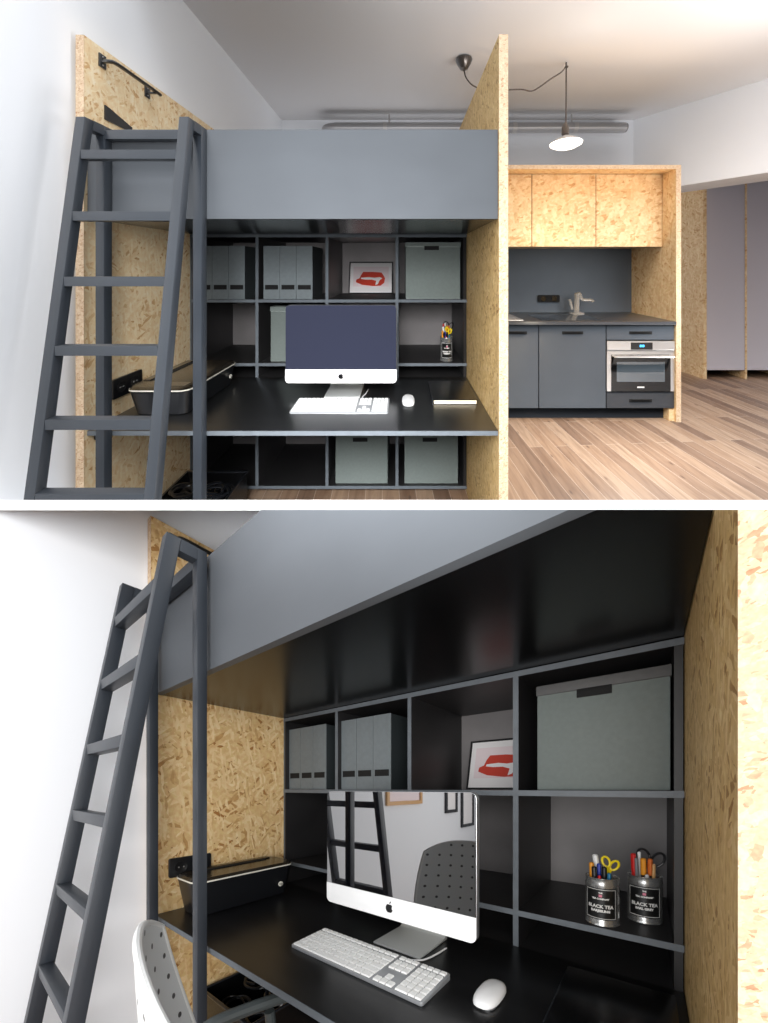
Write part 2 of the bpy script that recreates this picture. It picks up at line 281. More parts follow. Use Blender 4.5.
# ------------------------------------------------------------------ furniture that stands in both views
ZB = .68; ZD = .6806
def furniture(R):
    W = R.W; l0 = R.l0; V = R.view; D = R.D; low = R is LOW
    # --- OSB side boards
    tz = 2.225
    t = thing('side_panel', f'tall strand board panel on the white left wall, behind the ladder, {V} view', 'panel', R, (-.016, .4, 0))
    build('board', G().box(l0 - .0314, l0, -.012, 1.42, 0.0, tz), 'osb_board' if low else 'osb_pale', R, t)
    build('front_edge', G().box(l0 - .0316, l0 + .0004, -.0135, -.0118, 0.0, tz), 'osb_edge', R, t)
    t = thing('side_panel', f'tall strand board panel closing the right end of the desk, {V} view', 'panel', R, (W + .018, .4, 0))
    build('board', G().box(W, W + .035, -.030 if low else -.008, 1.42, 0.0, tz + .004), 'osb_grained_shade', R, t)
    y0 = -.030 if low else -.008
    build('front_edge', G().box(W - .0004, W + .0354, y0 - .0016, y0 + .0002, 0.0, tz + .004), 'osb_edge', R, t)
    # --- loft bed
    t = thing('loft_bed', f'dark grey loft bed box hung between the strand board panels, {V} view', 'bed', R, (W / 2, .6, R.bz0))
    build('front_panel', G().box(l0 + .002, W - .002, 0, .022, R.bz0 - .001, R.bz1), 'loft_paint', R, t)
    build('base_board', G().box(l0 + .002, W - .002, .0222, 1.40, R.bz0, R.bz0 + .03), 'black_board', R, t)
    build('slatted_deck', G().box(l0 + .02, W - .02, .03, 1.39, R.bz0 + .031, R.bz0 + .06), 'black_board', R, t)
    # --- desk board
    t = thing('desk_top', f'long black desktop running from panel to panel under the loft bed, {V} view', 'desk', R, (W / 2, .3, ZD))
    build('board', G().box(l0 + .001, W - .001, .002, D - .002, ZB - .018, ZB), 'desk_board', R, t)
    build('front_edge', G().box(l0 + .001, W - .001, 0, .0021, ZB - .0182, ZB - .0004), 'grey_edge', R, t)
    build('wall_batten', G().box(l0 + .001, l0 + .03, .03, D - .01, ZB - .05, ZB - .0185), 'black_metal', R, t)
    # --- shelving unit
    t = thing('shelving_unit', f'black open shelving unit behind the desk, four columns wide, {V} view', 'shelves', R, (W / 2, D + .2, 0))
    st = R.bz0 - .002; yb = R.back; th = .017
    build('back_panel', G().box(l0 + .004, W - .004, yb, yb + .012, .03, st), 'shelf_back', R, t)
    def edge(parent, x0, x1, z0, z1): build('front_edge', G().box(x0, x1, D - (.0022 if x1 - x0 > .1 else .0012), D + .0004, z0, z1), 'grey_edge', R, parent)
    for x in (l0 + .003, W - .003 - th):
        o = build('side_panel', G().box(x, x + th, D, yb, .03, st), 'shelf_inside', R, t)
        if x < .5: edge(o, x, x + .008, .03, st)
    for k in (1, 2, 3):
        x = W * k / 4 - th / 2; o = build('divider', G().box(x, x + th, D, yb, .03, st), 'shelf_inside', R, t); edge(o, x, x + th, .03, st)
    for i, z in enumerate((st, R.sm, R.sl, ZB - .002, .048)):
        o = build('shelf_board', G().box(l0 + .021, W - .021, D + .0006, yb, z - th, z), 'shelf_inside', R, t)
        if i != 3: edge(o, l0 + .003, W - .001, z - th, z)
    # --- ladder
    t = thing('ladder', f'dark grey steel ladder with square rungs leaning from the loft bed, {V} view', 'ladder', R, (.27, -.2, 0))
    x0, x1 = R.lx; s = .033; zt = R.lt
    def yz(z): return -.100 - R.slope * (zt - z)
    for x in (x0, x1):
        xa, xb = x, x + s
        # stringer: foot on the floor, mitred head
        w = .036
        build('stringer', G().prism([(yz(0) - w / 2, 0), (yz(0) + w / 2, 0), (yz(zt - .038) + w / 2, zt - .038), (yz(zt) + w / 2, zt), (yz(zt) - w / 2, zt)], 'yz', xa, xb, .0015), 'steel_paint', R, t)
        build('head_bar', G().prism([(yz(zt) + w / 2 + .0004, zt), (-.0405, zt), (-.0405, zt - .036), (yz(zt - .036) + w / 2 + .0004, zt - .036)], 'yz', xa, xb), 'steel_paint', R, t)
        build('post', G().box(xa, xb, -.040, -.012 if low else -.004, 0, zt, .0015), 'steel_paint', R, t)
        build('foot_pad', G().box(xa - .002, xb + .002, yz(0) - .022, yz(0) + .022, 0, .006, .001), 'black_metal', R, t)
    zs = (1.721, 1.499, 1.275, 1.05, .823, .607, .385, .165) if not low else (1.742, 1.518, 1.298, 1.087, .86, .626, .40, .18)
    for z in zs:
        y = yz(z); build('rung', G().box(x0 + s + .0005, x1 - .0005, y - .016, y + .016, z - .016, z + .016, .001), 'steel_paint', R, t)
    build('cross_bar', G().box(x0 + s + .0005, x1 - .0005, -.038, -.006, zt - .050, zt - .016, .001), 'steel_paint', R, t)
    # --- hand rail and small plate on the left board
    t = thing('hand_rail', f'short black steel grab rail screwed to the left strand board panel, {V} view', 'rail', R, (0, .18, 2.17))
    build('bar', G().tube(spline([(l0 + .006, .064, 2.168), (l0 + .030, .068, 2.170), (l0 + .042, .090, 2.172), (l0 + .042, .20, 2.173), (l0 + .042, .31, 2.173), (l0 + .040, .345, 2.173)], 5), .008, 10), 'black_metal', R, t)
    for y in (.064, .308):
        b = build('bracket', G().box(l0 + .0006, l0 + .006, y - .016, y + .016, 2.142, 2.196, .001), 'black_metal', R, t)
        for z in (2.152, 2.186): build('screw', G().lathe((l0 + .006, y, z), [(.0035, 0), (.0035, .0012), (.002, .002)], 10, 0), 'stainless', R, b)
    build('stay', G().box(l0 + .006, l0 + .046, .303, .313, 2.160, 2.168), 'black_metal', R, t)
    if not low:
        o = build('angle_plate', G().prism([(.075, 1.935), (.075, 1.995), (.10, 1.99), (.215, 1.958), (.215, 1.935)], 'yz', l0 + .0006, l0 + .006), 'black_metal', R, at=(.003, .14, 1.96)); tag(o, 'small black steel plate on the left panel just above the ladder head, upper view', 'bracket')
    # --- socket strip on the left board
    y0, y1, z0, z1 = (.045, .205, .812, .89) if low else (.108, .268, .757, .842)
    t = thing('socket_strip', f'black double power socket on the left strand board beside the printer, {V} view', 'socket', R, (0, (y0 + y1) / 2, (z0 + z1) / 2))
    build('plate', G().rrect('yz', y0, y1, z0, z1, l0 + .0006, l0 + .010, .008, .001), 'printer_black', R, t)
    for k in (.27, .73):
        yc = y0 + (y1 - y0) * k; zc = (z0 + z1) / 2; g = G()
        build('outlet', G().lathe((l0 + .0102, yc, zc), [(.024, 0), (.024, .0015), (.021, .0015), (.019, .0004)], 24, 0), 'black_metal', R, t)
        for dy in (-.009, .009): g.lathe((l0 + .0106, yc + dy, zc), [(.003, 0), (.003, .0022), (.001, .0026)], 8, 0)
        build('contact', g, 'stainless', R, t)
    # --- printer
    a0, a1, b0, b1, pz = R.pr
    t = thing('printer', f'black flat printer with a pale band round its lid, on the desk, {V} view', 'printer', R, ((a0 + a1) / 2, (b0 + b1) / 2, ZD))
    def taper(z0, z1, i0, i1, rad, n=6):
        A = rr(a0 + i0, a1 - i0, b0 + i0, b1 - i0, rad, n); B = rr(a0 + i1, a1 - i1, b0 + i1, b1 - i1, rad, n); m = len(A)
        return [(x, y, z0) for x, y in A] + [(x, y, z1) for x, y in B], [tuple(range(m)), tuple(range(2 * m - 1, m - 1, -1))] + [(k, (k + 1) % m, m + (k + 1) % m, m + k) for k in range(m)]
    build('body', G().raw(*taper(ZD + .004, pz - .016, .022, .004, .04)), 'printer_black', R, t)
    build('band', G().raw(*taper(pz - .0162, pz - .011, .001, .001, .042)), 'ivory', R, t)
    lid = build('lid', G().raw(*taper(pz - .0112, pz, .003, .010, .04)), 'printer_lid', R, t)
    build('paper_slot', G().box(a0 + .05, a0 + .068, b0 + .10, b1 - .07, pz - .0004, pz + .004, .001), 'hole_black', R, lid)
    build('rear_tray', G().box(a0 + .015, a0 + .048, b0 + .09, b1 - .04, pz - .0004, pz + .006, .002), 'printer_lid', R, lid)
    g = G(); yl = b1 - .075; g.lathe((a1 - .0085, yl, ZD + .055), [(.011, 0), (.011, .004), (.010, .0045)], 20, 0); em = build('emblem', g, 'ivory', R, t)
    v, f = lettering('hp', .018); build('emblem_letters', G().raw([(a1 - .0038, yl + x, ZD + .055 + y) for x, y in v], f), 'emblem_black', R, em)
    build('control_panel', G().box(a0 + .15, a1 - .03, b0 + .025, b0 + .075, pz - .0004, pz + .0012), 'bag_grey', R, lid)
    for fx in (a0 + .05, a1 - .08):
        for fy in (b0 + .05, b1 - .08): build('foot', G().box(fx, fx + .03, fy, fy + .03, ZD, ZD + .0045), 'hole_black', R, t)
    # --- all-in-one computer
    xc, ys = R.mx, R.my; hw = .2675 if not low else .273; zb, zt2 = (.764, 1.139) if not low else (.787, 1.163); ch = .066
    t = thing('desktop_computer', f'silver all-in-one computer with a dark glossy screen in the middle of the desk, {V} view', 'computer', R, (xc, ys + .1, ZD))
    build('housing', G().rrect('xz', xc - hw, xc + hw, zb, zt2, ys + .003, ys + .022, .018, .003), 'aluminium', R, t)
    build('rear_shell', G().rrect('xz', xc - hw + .03, xc + hw - .03, zb + .04, zt2 - .03, ys + .0222, ys + .045, .03, .012), 'aluminium', R, t)
    pts = rr(xc - hw + .0015, xc + hw - .0015, zb + .001, zt2 - .0015, .017)
    build('screen', G().prism([(x, max(z, zb + ch)) for x, z in pts if z > zb + .04] + [(xc - hw + .0015, zb + ch), (xc + hw - .0015, zb + ch)], 'xz', ys - .0005, ys + .0028), 'screen_glass' if low else 'screen_reflect_glow', R, t)
    pts2 = rr(xc - hw, xc + hw, zb, zb + ch * 2, .017)
    chin = build('chin', G().prism([(xc + hw, zb + ch - .001), (xc - hw, zb + ch - .001)] + [q for q in pts2 if q[1] < zb + ch - .01], 'xz', ys - .001, ys + .003), 'white_gloss', R, t)
    # emblem: a bitten fruit outline with a leaf
    e = []; ec = (xc, zb + ch * .48); er = .0135
    for k in range(40):
        a = 2 * PI * k / 40 + PI / 2; r0 = er * (1 - .20 * math.exp(-((a - PI / 2) % (2 * PI) / .35) ** 2) - .20 * math.exp(-((2 * PI - (a - PI / 2) % (2 * PI)) / .35) ** 2) - .12 * math.exp(-(((a - 3 * PI / 2)) / .3) ** 2))
        x, z = ec[0] + r0 * math.cos(a) * .95, ec[1] + r0 * math.sin(a)
        bx, bz, br = ec[0] + er * 1.18, ec[1] + er * .12, er * .52
        dd = math.hypot(x - bx, z - bz)
        if dd < br: x, z = bx + (x - bx) / dd * br, bz + (z - bz) / dd * br
        e.append((x, z))
    lf = [(ec[0] + .0005, ec[1] + er * .98), (ec[0] + .0012, ec[1] + er * 1.3), (ec[0] + .0062, ec[1] + er * 1.62), (ec[0] + .0055, ec[1] + er * 1.22)]
    build('emblem', G().prism(e, 'xz', ys - .0019, ys - .0008).prism(lf, 'xz', ys - .0019, ys - .0008), 'emblem_black', R, chin)
    fx = .088; y0 = ys + .028; y1 = ys + .19
    build('stand', G().prism([(y0, ZD), (y1, ZD), (y1 + .006, ZD + .012), (y0 + .062, ZD + .30), (y0 + .045, ZD + .30), (y1 - .012, ZD + .014), (y1 - .02, ZD + .009), (y0, ZD + .007)], 'yz', xc - fx, xc + fx, .002), 'satin_aluminium', R, t)
    build('hinge', G().tube([(xc - .05, y0 + .045, ZD + .285), (xc + .05, y0 + .045, ZD + .285)], .016, 16), 'aluminium', R, t)
    # --- keyboard
    k0, k1, l0, l1 = R.kx
    t = thing('keyboard', f'full-size white keyboard with a number block in front of the computer, {V} view', 'keyboard', R, ((k0 + k1) / 2, (l0 + l1) / 2, ZD))
    kw, kd = k1 - k0, l1 - l0
    def kz(y): return ZD + .009 + .006 * (y - l0) / kd
    A = rr(k0, k1, l0, l1, .007); n = len(A)
    build('base', G()._mesh([(x, y, ZD) for x, y in A] + [(x, y, kz(y)) for x, y in A], [tuple(range(n)), tuple(range(2 * n - 1, n - 1, -1))] + [(m, (m + 1) % n, n + (m + 1) % n, n + m) for m in range(n)], .001), 'key_bed', R, t)
    def keys(name, u0, u1, rows):
        g = G(); nr = 6
        for r, row in enumerate(rows):
            if not row: continue
            v0 = l1 - kd * (.045 + r * .157); v1 = v0 - kd * (.135 if r else .10); tot = sum(abs(q) for q in row); u = u0
            for q in row:
                du = abs(q) / tot * (u1 - u0)
                if q > 0:
                    X0, X1 = k0 + kw * (u + .0028), k0 + kw * (u + du - .0028)
                    vtx = [(x + sx, y + sy, kz(y) + dz) for dz, i in ((0, 0), (.0042, .0012)) for y, sy in ((v1, i), (v0, -i)) for x, sx in ((X0, i), (X1, -i))]
                    g.hexa(vtx)
                u += du
        o = build(name, g, 'key_white', R, t); return o
    keys('main_keys', .012, .665, [[1] * 14, [1] * 13 + [1.5], [1.5] + [1] * 13, [1.8] + [1] * 11 + [1.9], [1.3] + [1] * 11 + [2.3], [1.5, 1.2, 1.5, 6.2, 1.5, 1.2, 1.5]])
    keys('navigation_keys', .682, .812, [[1] * 3, [1] * 3, [1] * 3])
    keys('arrow_keys', .682, .812, [None, None, None, None, [-1, 1, -1], [1] * 3])
    keys('number_keys', .828, .988, [[1] * 4, [1] * 4, [1] * 4, [1] * 4, [1] * 4, [2, 1, 1]])
    xm = k0 + kw * .70
    cb = [(xm, l1 - .002, ZD + .006), (xm + .01, l1 + .012, ZD + .004), (R.mx + .100, R.my + .030, ZD + .004), (R.mx + .112, R.my + .075, ZD + .004), (R.mx + .118, R.my + .13, ZD + .004)]
    build('cable', G().tube(spline(cb, 6), .0026, 8), 'white_gloss', R, t)
    # --- mouse
    cx, cy = R.mo
    t = thing('mouse', f'smooth white mouse to the right of the keyboard, {V} view', 'mouse', R, (cx, cy, ZD))
    g = G(); vs = []; fs = []; nu, nv = 24, 8
    for j in range(nv + 1):
        e_ = j / nv; rr_ = (1 - e_ ** 2.6) ** .5
        for i in range(nu):
            a = 2 * PI * i / nu; ca, sa = math.cos(a), math.sin(a); q = (abs(ca) ** 2.6 + abs(sa) ** 2.6) ** (-1 / 2.6)
            vs.append((cx + .030 * ca * q * max(rr_, .001), cy + .060 * sa * q * max(rr_, .001), ZD + .004 + .020 * e_))
    for j in range(nv):
        for i in range(nu): fs.append((j * nu + i, j * nu + (i + 1) % nu, (j + 1) * nu + (i + 1) % nu, (j + 1) * nu + i))
    fs += [tuple(range(nu)), tuple(range(nv * nu, (nv + 1) * nu))]
    build('shell', g.raw(vs, fs), 'white_gloss', R, t)
    build('base', G().rrect('xy', cx - .026, cx + .026, cy - .054, cy + .054, ZD, ZD + .0042, .02), 'aluminium', R, t)
    # --- notebook
    t = thing('notebook', f'thick black notebook lying at the right end of the desk, {V} view', 'book', R, (1.5, .38, ZD))
    n0, n1, m0, m1 = (1.395, 1.602, .247, .50) if not low else (1.378, 1.600, .20, .508)
    zt3 = .024 if not low else .016
    build('pages', G().box(n0 + .006, n1 - .004, m0 + .001, m1 - .004, ZD + .004, ZD + zt3 - .004), 'page_cream', R, t)
    build('lower_cover', G().box(n0, n1, m0, m1, ZD, ZD + .0038, .001), 'bin_black', R, t)
    build('upper_cover', G().box(n0, n1, m0, m1, ZD + zt3 - .0038, ZD + zt3, .001), 'bin_black', R, t)
    build('spine', G().box(n0 - .003, n0 + .001, m0, m1, ZD, ZD + zt3, .001), 'bag_grey', R, t)
    # --- magazine files: two trios on the upper shelf
    yf = D + .02; zf = R.sm + .001; fw = .0945; pit = .0965
    grp = f'grey card files on the top shelf, {V} view'
    x = .039 if not low else .022
    t = thing('magazine_file', f'grey card file, first from the left of the left trio, top shelf, {V} view', 'file box', R, (x + fw / 2, yf, zf), grp)
    fh = .312
    build('front_board', G().box(x, x + fw, yf, yf + .004, zf, zf + fh), 'file_grey', R, t)
    build('case', G().box(x + .0005, x + fw - .0005, yf + .0042, yf + .25, zf, zf + fh - .001), 'file_side', R, t)
    build('finger_slot', G().box(x + fw * .1, x + fw * .9, yf - .0012, yf + .0002, zf + .056, zf + .083), 'hole_black', R, t)
    nm = ('first', 'second', 'third')
    for i in range(1, 6):
        off = (i % 3) * pit + (i // 3) * (.398 if not low else .393)
        dup(t, R, off, 0, 0, f"grey card file, {nm[i % 3]} from the left of the {'right' if i > 2 else 'left'} trio, top shelf, {V} view")
    # --- storage boxes
    def box(label, x0, x1, y0, z0, h, lid=True, depth=.30, hole=True):
        t = thing('storage_box', label, 'box', R, ((x0 + x1) / 2, y0 + .1, z0))
        lh = .030 if lid else 0
        build('body', G().box(x0 + .003, x1 - .003, y0, y0 + depth, z0, z0 + h - lh * .9, .002), 'box_grey', R, t)
        if lid: build('lid', G().box(x0, x1, y0 - .004, y0 + depth + .004, z0 + h - lh, z0 + h, .003), 'lid_grey' if low else 'box_grey', R, t)
        if hole:
            xm = (x0 + x1) / 2 - .008; yy = y0 - (.0042 if lid else 0)
            zz = z0 + h - (.052 if low else .047 if lid else .080)
            build('hand_hole', G().box(xm - .043, xm + .043, yy - .0014, yy + .004, zz, zz + .024, .001), 'hole_black', R, t)
        return t
    box(f'large grey lidded box on the top shelf in the right-hand column, {V} view', 1.270, 1.597, D + .025, R.sm + .001, .318 if low else .335)
    if not low:
        box('grey lidded box half hidden behind the computer, upper view', .472, .76, D + .03, R.sl + .001, .325, hole=False)
        box('grey box under the desk, third column of the shelving, upper view', .857, 1.169, D + .02, .049, .325, lid=False)
        box('grey box under the desk, next to the right strand board panel, upper view', 1.263, 1.583, D + .02, .049, .325, lid=False)
    else:
        box('grey lidded box on the lower left shelf behind the computer, lower view', .46, .76, D + .06, R.sl + .001, .30, hole=False)
    # --- framed print
    yp = R.back - .075
    t = thing('framed_print', f'small framed print with a red shape standing in the third top compartment, {V} view', 'picture', R, (1.03, yp, R.sm))
    z0 = R.sm + .001; q0, q1, hh = .877, 1.187, .224; ln = .055
    def tilt(g):
        for v in g.bm.verts: v.co.y += (v.co.z - z0) / hh * ln
        return g
    g = G(); b_ = .008
    g.box(q0, q1, yp, yp + .014, z0, z0 + b_).box(q0, q1, yp, yp + .014, z0 + hh - b_, z0 + hh).box(q0, q0 + b_, yp, yp + .014, z0 + b_, z0 + hh - b_).box(q1 - b_, q1, yp, yp + .014, z0 + b_, z0 + hh - b_)
    build('frame', tilt(g), 'black_metal', R, t)
    pp = build('print', tilt(G().box(q0 + b_, q1 - b_, yp + .004, yp + .010, z0 + b_, z0 + hh - b_)), 'paper', R, t)
    build('tinted_field', tilt(G().box(q0 + .03, q1 - .03, yp + .0032, yp + .0042, z0 + .05, z0 + hh - .035)), 'pink_print', R, pp)
    def P2(l): return [(q0 + a * (q1 - q0), z0 + b * hh) for a, b in l]
    build('red_shape', tilt(G().prism(P2([(.16, .36), (.30, .28), (.55, .24), (.72, .25), (.80, .34), (.82, .48), (.78, .58), (.74, .66), (.55, .68), (.32, .68), (.27, .58), (.24, .48), (.17, .44)]), 'xz', yp + .0024, yp + .0034)), 'red_print', R, pp)
    build('white_figure', tilt(G().prism(P2([(.28, .50), (.45, .52), (.58, .50), (.70, .52), (.76, .48), (.70, .42), (.66, .30), (.60, .27), (.62, .40), (.52, .44), (.38, .44), (.27, .46)]), 'xz', yp + .0016, yp + .0026)), 'paper', R, pp)
    # --- two tea tins with pens
    for i, (cx, cy) in enumerate(((1.443, .622), (1.540, .712)) if low else ((1.516, .695), (1.535, .80))):
        tin(R, cx, cy, i)

def tin(R, cx, cy, i):
    V = R.view; z0 = R.sl + .0006; r = .0425 if R is LOW else .0365; h = .130 if R is LOW else .142
    which = ('front tea tin with yellow scissors', 'rear tea tin with black scissors')[i]
    t = thing('tea_tin', f'silver {which}, on the shelf above the notebook, {V} view', 'tin', R, (cx, cy, z0))
    pf = [(r, 0), (r + .0012, .002), (r, .005), (r * .985, .008), (r * .985, h - .022), (r * 1.005, h - .018), (r * .985, h - .014), (r * .985, h - .003), (r * 1.01, h - .001), (r * 1.01, h), (r * .97, h), (r * .95, h - .004), (r * .95, .012), (r * .90, .004)]
    build('body', G().lathe((cx, cy, z0), pf, 40), 'tin', R, t)
    # label: a dark patch bent round the tin, facing the room, with its frame and lines of writing
    face = -PI / 2 + (.0 if R is LOW else .0)
    rl = r * .985 + .0006
    def bend(x, y, lift=0): a = face + x / rl; return (cx + (rl + lift) * math.cos(a), cy + (rl + lift) * math.sin(a), z0 + h * .47 + y)
    def patch(x0, x1, y0, y1, lift, n=14):
        g = G(); g.surf(lambda u, v: (bend(x0 + (x1 - x0) * u, y0 + (y1 - y0) * v, lift), (math.cos(face + (x0 + (x1 - x0) * u) / rl), math.sin(face + (x0 + (x1 - x0) * u) / rl), 0)), n, 1, .0003); return g
    lw, lh = r * .98, h * .33
    L = build('label', patch(-lw, lw, -lh, lh, 0), 'tin_label', R, t)
    g = G()
    for (a, b, c, d) in ((-lw * .93, lw * .93, lh * .9, lh * .93), (-lw * .93, lw * .93, -lh * .93, -lh * .9), (-lw * .93, -lw * .91, -lh * .93, lh * .93), (lw * .91, lw * .93, -lh * .93, lh * .93)):
        q = patch(a, b, c, d, .0004); me = bpy.data.meshes.new('t'); q.bm.to_mesh(me); q.bm.free(); g.bm.from_mesh(me); bpy.data.meshes.remove(me)
    build('label_border', g, 'label_white', R, L)
    def write(txt, size, y, m='label_white', bold=.0004):
        v, f = lettering(txt, size, bold); build('label_text', G().raw([bend(a, b + y, .0005) for a, b in v], f), m, R, L)
    k = r / .0425
    write('BLACK TEA', .0125 * k, -.007, bold=.0005); write('DARJEELING' if i == 0 else 'EARL GREY', .0085 * k, -.019, bold=.0006)
    write('TEA COMPANY', .006 * k, .014); write('THE', .005 * k, .030)
    build('label_crest', patch(-.004, .004, .019, .026, .0005, 4), 'label_pink', R, L)
    # contents
    zt = z0 + h; s = .92
    def pen(name, label, cat, m, x, z, base=(0, 0), rad=.0042, cap=None, dy=0.0, clip=None):
        kk = r / .0425; top = Vector((cx + x * kk, cy + dy * kk, zt + z)); bot = Vector((cx + base[0] * kk, cy + base[1] * kk, z0 + .006)); d = (top - bot); rad *= kk
        t2 = thing(name, f'{label}, {V} view', cat, R, (bot.x, bot.y, bot.z), f'pens in the {"front" if i == 0 else "rear"} tin, {V} view')
        build('barrel', G().tube([bot, bot + d * .72, bot + d * .721], rad, 10), m, R, t2)
        build('cap', G().tube([bot + d * .722, bot + d * .985, bot + d], rad * 1.08, 10, [rad * 1.12, rad * 1.12, rad * .7]), cap or m, R, t2)
    w = 'front tin' if i == 0 else 'rear tin'
    # each pen: x, height above the rim, dy at the top; x and dy at the foot
    if i == 0:
        pen('marker_pen', f'orange marker standing at the left of the {w}', 'pen', 'pen_orange', -.026, .036, (-.020, -.002), .0058, dy=-.004)
        pen('marker_pen', f'white chunky marker leaning out of the {w}', 'pen', 'pen_white', -.020, .056, (.004, .016), .0070, dy=.020)
        pen('felt_pen', f'black felt pen in the {w}, beside the orange marker', 'pen', 'pen_black', -.018, .028, (-.012, -.018), .0056, dy=-.019)
        pen('felt_pen', f'black pen with a blue cap in the {w}', 'pen', 'pen_black', -.008, .034, (-.006, .002), .0046, 'pen_blue', dy=.002)
        pen('felt_pen', f'thick black felt pen in the middle of the {w}', 'pen', 'pen_black', .006, .028, (.006, -.010), .0058, dy=-.010)
        pen('felt_pen', f'short red-capped pen in the {w}', 'pen', 'pen_grey', -.004, .006, (-.002, -.026), .0038, 'pen_red', dy=-.027)
        pen('ballpoint_pen', f'blue-grey pen beside the yellow scissors in the {w}', 'pen', 'pen_grey', .019, .014, (.014, -.016), .0042, 'pen_teal', dy=-.017)
    else:
        pen('marker_pen', f'red marker standing at the left of the {w}', 'pen', 'pen_red', -.027, .058, (-.021, .0), .0060, dy=.0)
        pen('ballpoint_pen', f'grey pen next to the red marker in the {w}', 'pen', 'pen_grey', -.019, .048, (-.013, -.016), .0040, 'pen_grey', dy=-.017)
        pen('ballpoint_pen', f'white pen behind the orange marker in the {w}', 'pen', 'pen_white', -.013, .062, (-.009, .014), .0042, dy=.015)
        pen('marker_pen', f'black marker with an orange cap in the {w}', 'pen', 'pen_black', -.003, .048, (.000, -.006), .0064, 'pen_orange', dy=-.006)
        pen('marker_pen', f'black marker with a rust brown cap in the {w}', 'pen', 'pen_black', .013, .048, (.014, -.004), .0056, 'pen_brown', dy=-.004)
        pen('pencil', f'pale wooden pencil in front of the black scissors in the {w}', 'pencil', 'pen_white', .022, .036, (.018, -.018), .0036, 'pen_wood', dy=-.018)
        pen('felt_pen', f'short white pen at the front of the {w}', 'pen', 'pen_white', .006, .006, (.004, -.026), .0042, dy=-.027)
    # scissors: two ring handles on a pair of blades
    col = 'pen_yellow' if i == 0 else 'pen_black'; big = .80 if i == 0 else 1.2; kk = r / .0425
    t2 = thing('scissors', f"{'yellow' if i == 0 else 'black'}-handled scissors standing in the {w}, {V} view", 'scissors', R, (cx + .01, cy + .012, z0 + .01))
    pv = Vector((cx + .014 * kk, cy + .018 * kk, zt + .004)); rings = ((-.016, .046, .35), (.017, .038, -.5)) if i else ((-.006, .034, .3), (.014, .025, -.55))
    for j, (ox, oz, tl) in enumerate(rings):
        c0 = pv + Vector((ox * kk, .003 * j, oz)); ring = []
        for a in range(25):
            q = 2 * PI * a / 24; u, v_ = .0115 * big * math.cos(q), .018 * big * math.sin(q); ring.append(c0 + Vector((u * math.cos(tl) - v_ * math.sin(tl), 0, u * math.sin(tl) + v_ * math.cos(tl))))
        g = G().tube(ring, .0034 * (.8 + .2 * big), 8); g.tube([c0 + Vector((math.sin(tl) * .017 * big, 0, -math.cos(tl) * .017 * big)), pv + Vector((0, .003 * j, -.006))], .0034, 8)
        build('handle', g, col, R, t2)
        build('blade', G().bar(pv + Vector((0, .003 * j, -.006)), (cx + .008 * kk + .004 * j, cy + .018 * kk + .003 * j, z0 + .010), .007, .0018, up=(1, 0, 0)), 'stainless', R, t2)

furniture(UP); furniture(LOW)

# ------------------------------------------------------------------ crates under the desk (both views show one at the left)
def crate(R, x0, x1, y0, y1, h, label):
    t = thing('crate', label, 'crate', R, ((x0 + x1) / 2, (y0 + y1) / 2, 0)); w = .008
    g = G().box(x0, x1, y0, y1, .002, .012).box(x0, x1, y0, y0 + w, .012, h).box(x0, x1, y1 - w, y1, .012, h).box(x0, x0 + w, y0 + w, y1 - w, .012, h).box(x1 - w, x1, y0 + w, y1 - w, .012, h)
    build('tub', g, 'bin_black', R, t)
    build('rim', G().box(x0 - .004, x1 + .004, y0 - .004, y0 + w, h, h + .008, .002).box(x0 - .004, x1 + .004, y1 - w, y1 + .004, h, h + .008, .002).box(x0 - .004, x0 + w, y0 + w, y1 - w, h, h + .008, .002).box(x1 - w, x1 + .004, y0 + w, y1 - w, h, h + .008, .002), 'bag_grey', R, t)
    rnd = random.Random(3)
    for n in range(6):
        cx, cy = x0 + (x1 - x0) * (.27, .73)[n % 2], y0 + (y1 - y0) * (.25, .25, .75, .75, .5, .5)[n]; pts = []
        for k in range(30):
            a = k * .62; q = .052 + .014 * math.sin(k * .9 + n); pts.append((cx + q * math.cos(a), cy + q * .8 * math.sin(a), h * .78 + (.055 if n > 3 else 0) + .008 * math.sin(k * .5)))
        o = build('cable', G().tube(spline(pts, 3), .004 + .0012 * (n % 3), 7), 'bag_grey' if n % 2 else 'printer_black', R, at=(cx, cy, h * .8))
        tag(o, f'coil of black cable lying in the open crate under the desk, {R.view} view', 'cable', f'coiled cables in the crate, {R.view} view')
crate(UP, .09, .415, .17, .50, .212, 'black plastic crate of cables under the left end of the desk, upper view')
crate(LOW, .02, .40, .16, .54, .315, 'black plastic crate of cables under the left end of the desk, lower view')

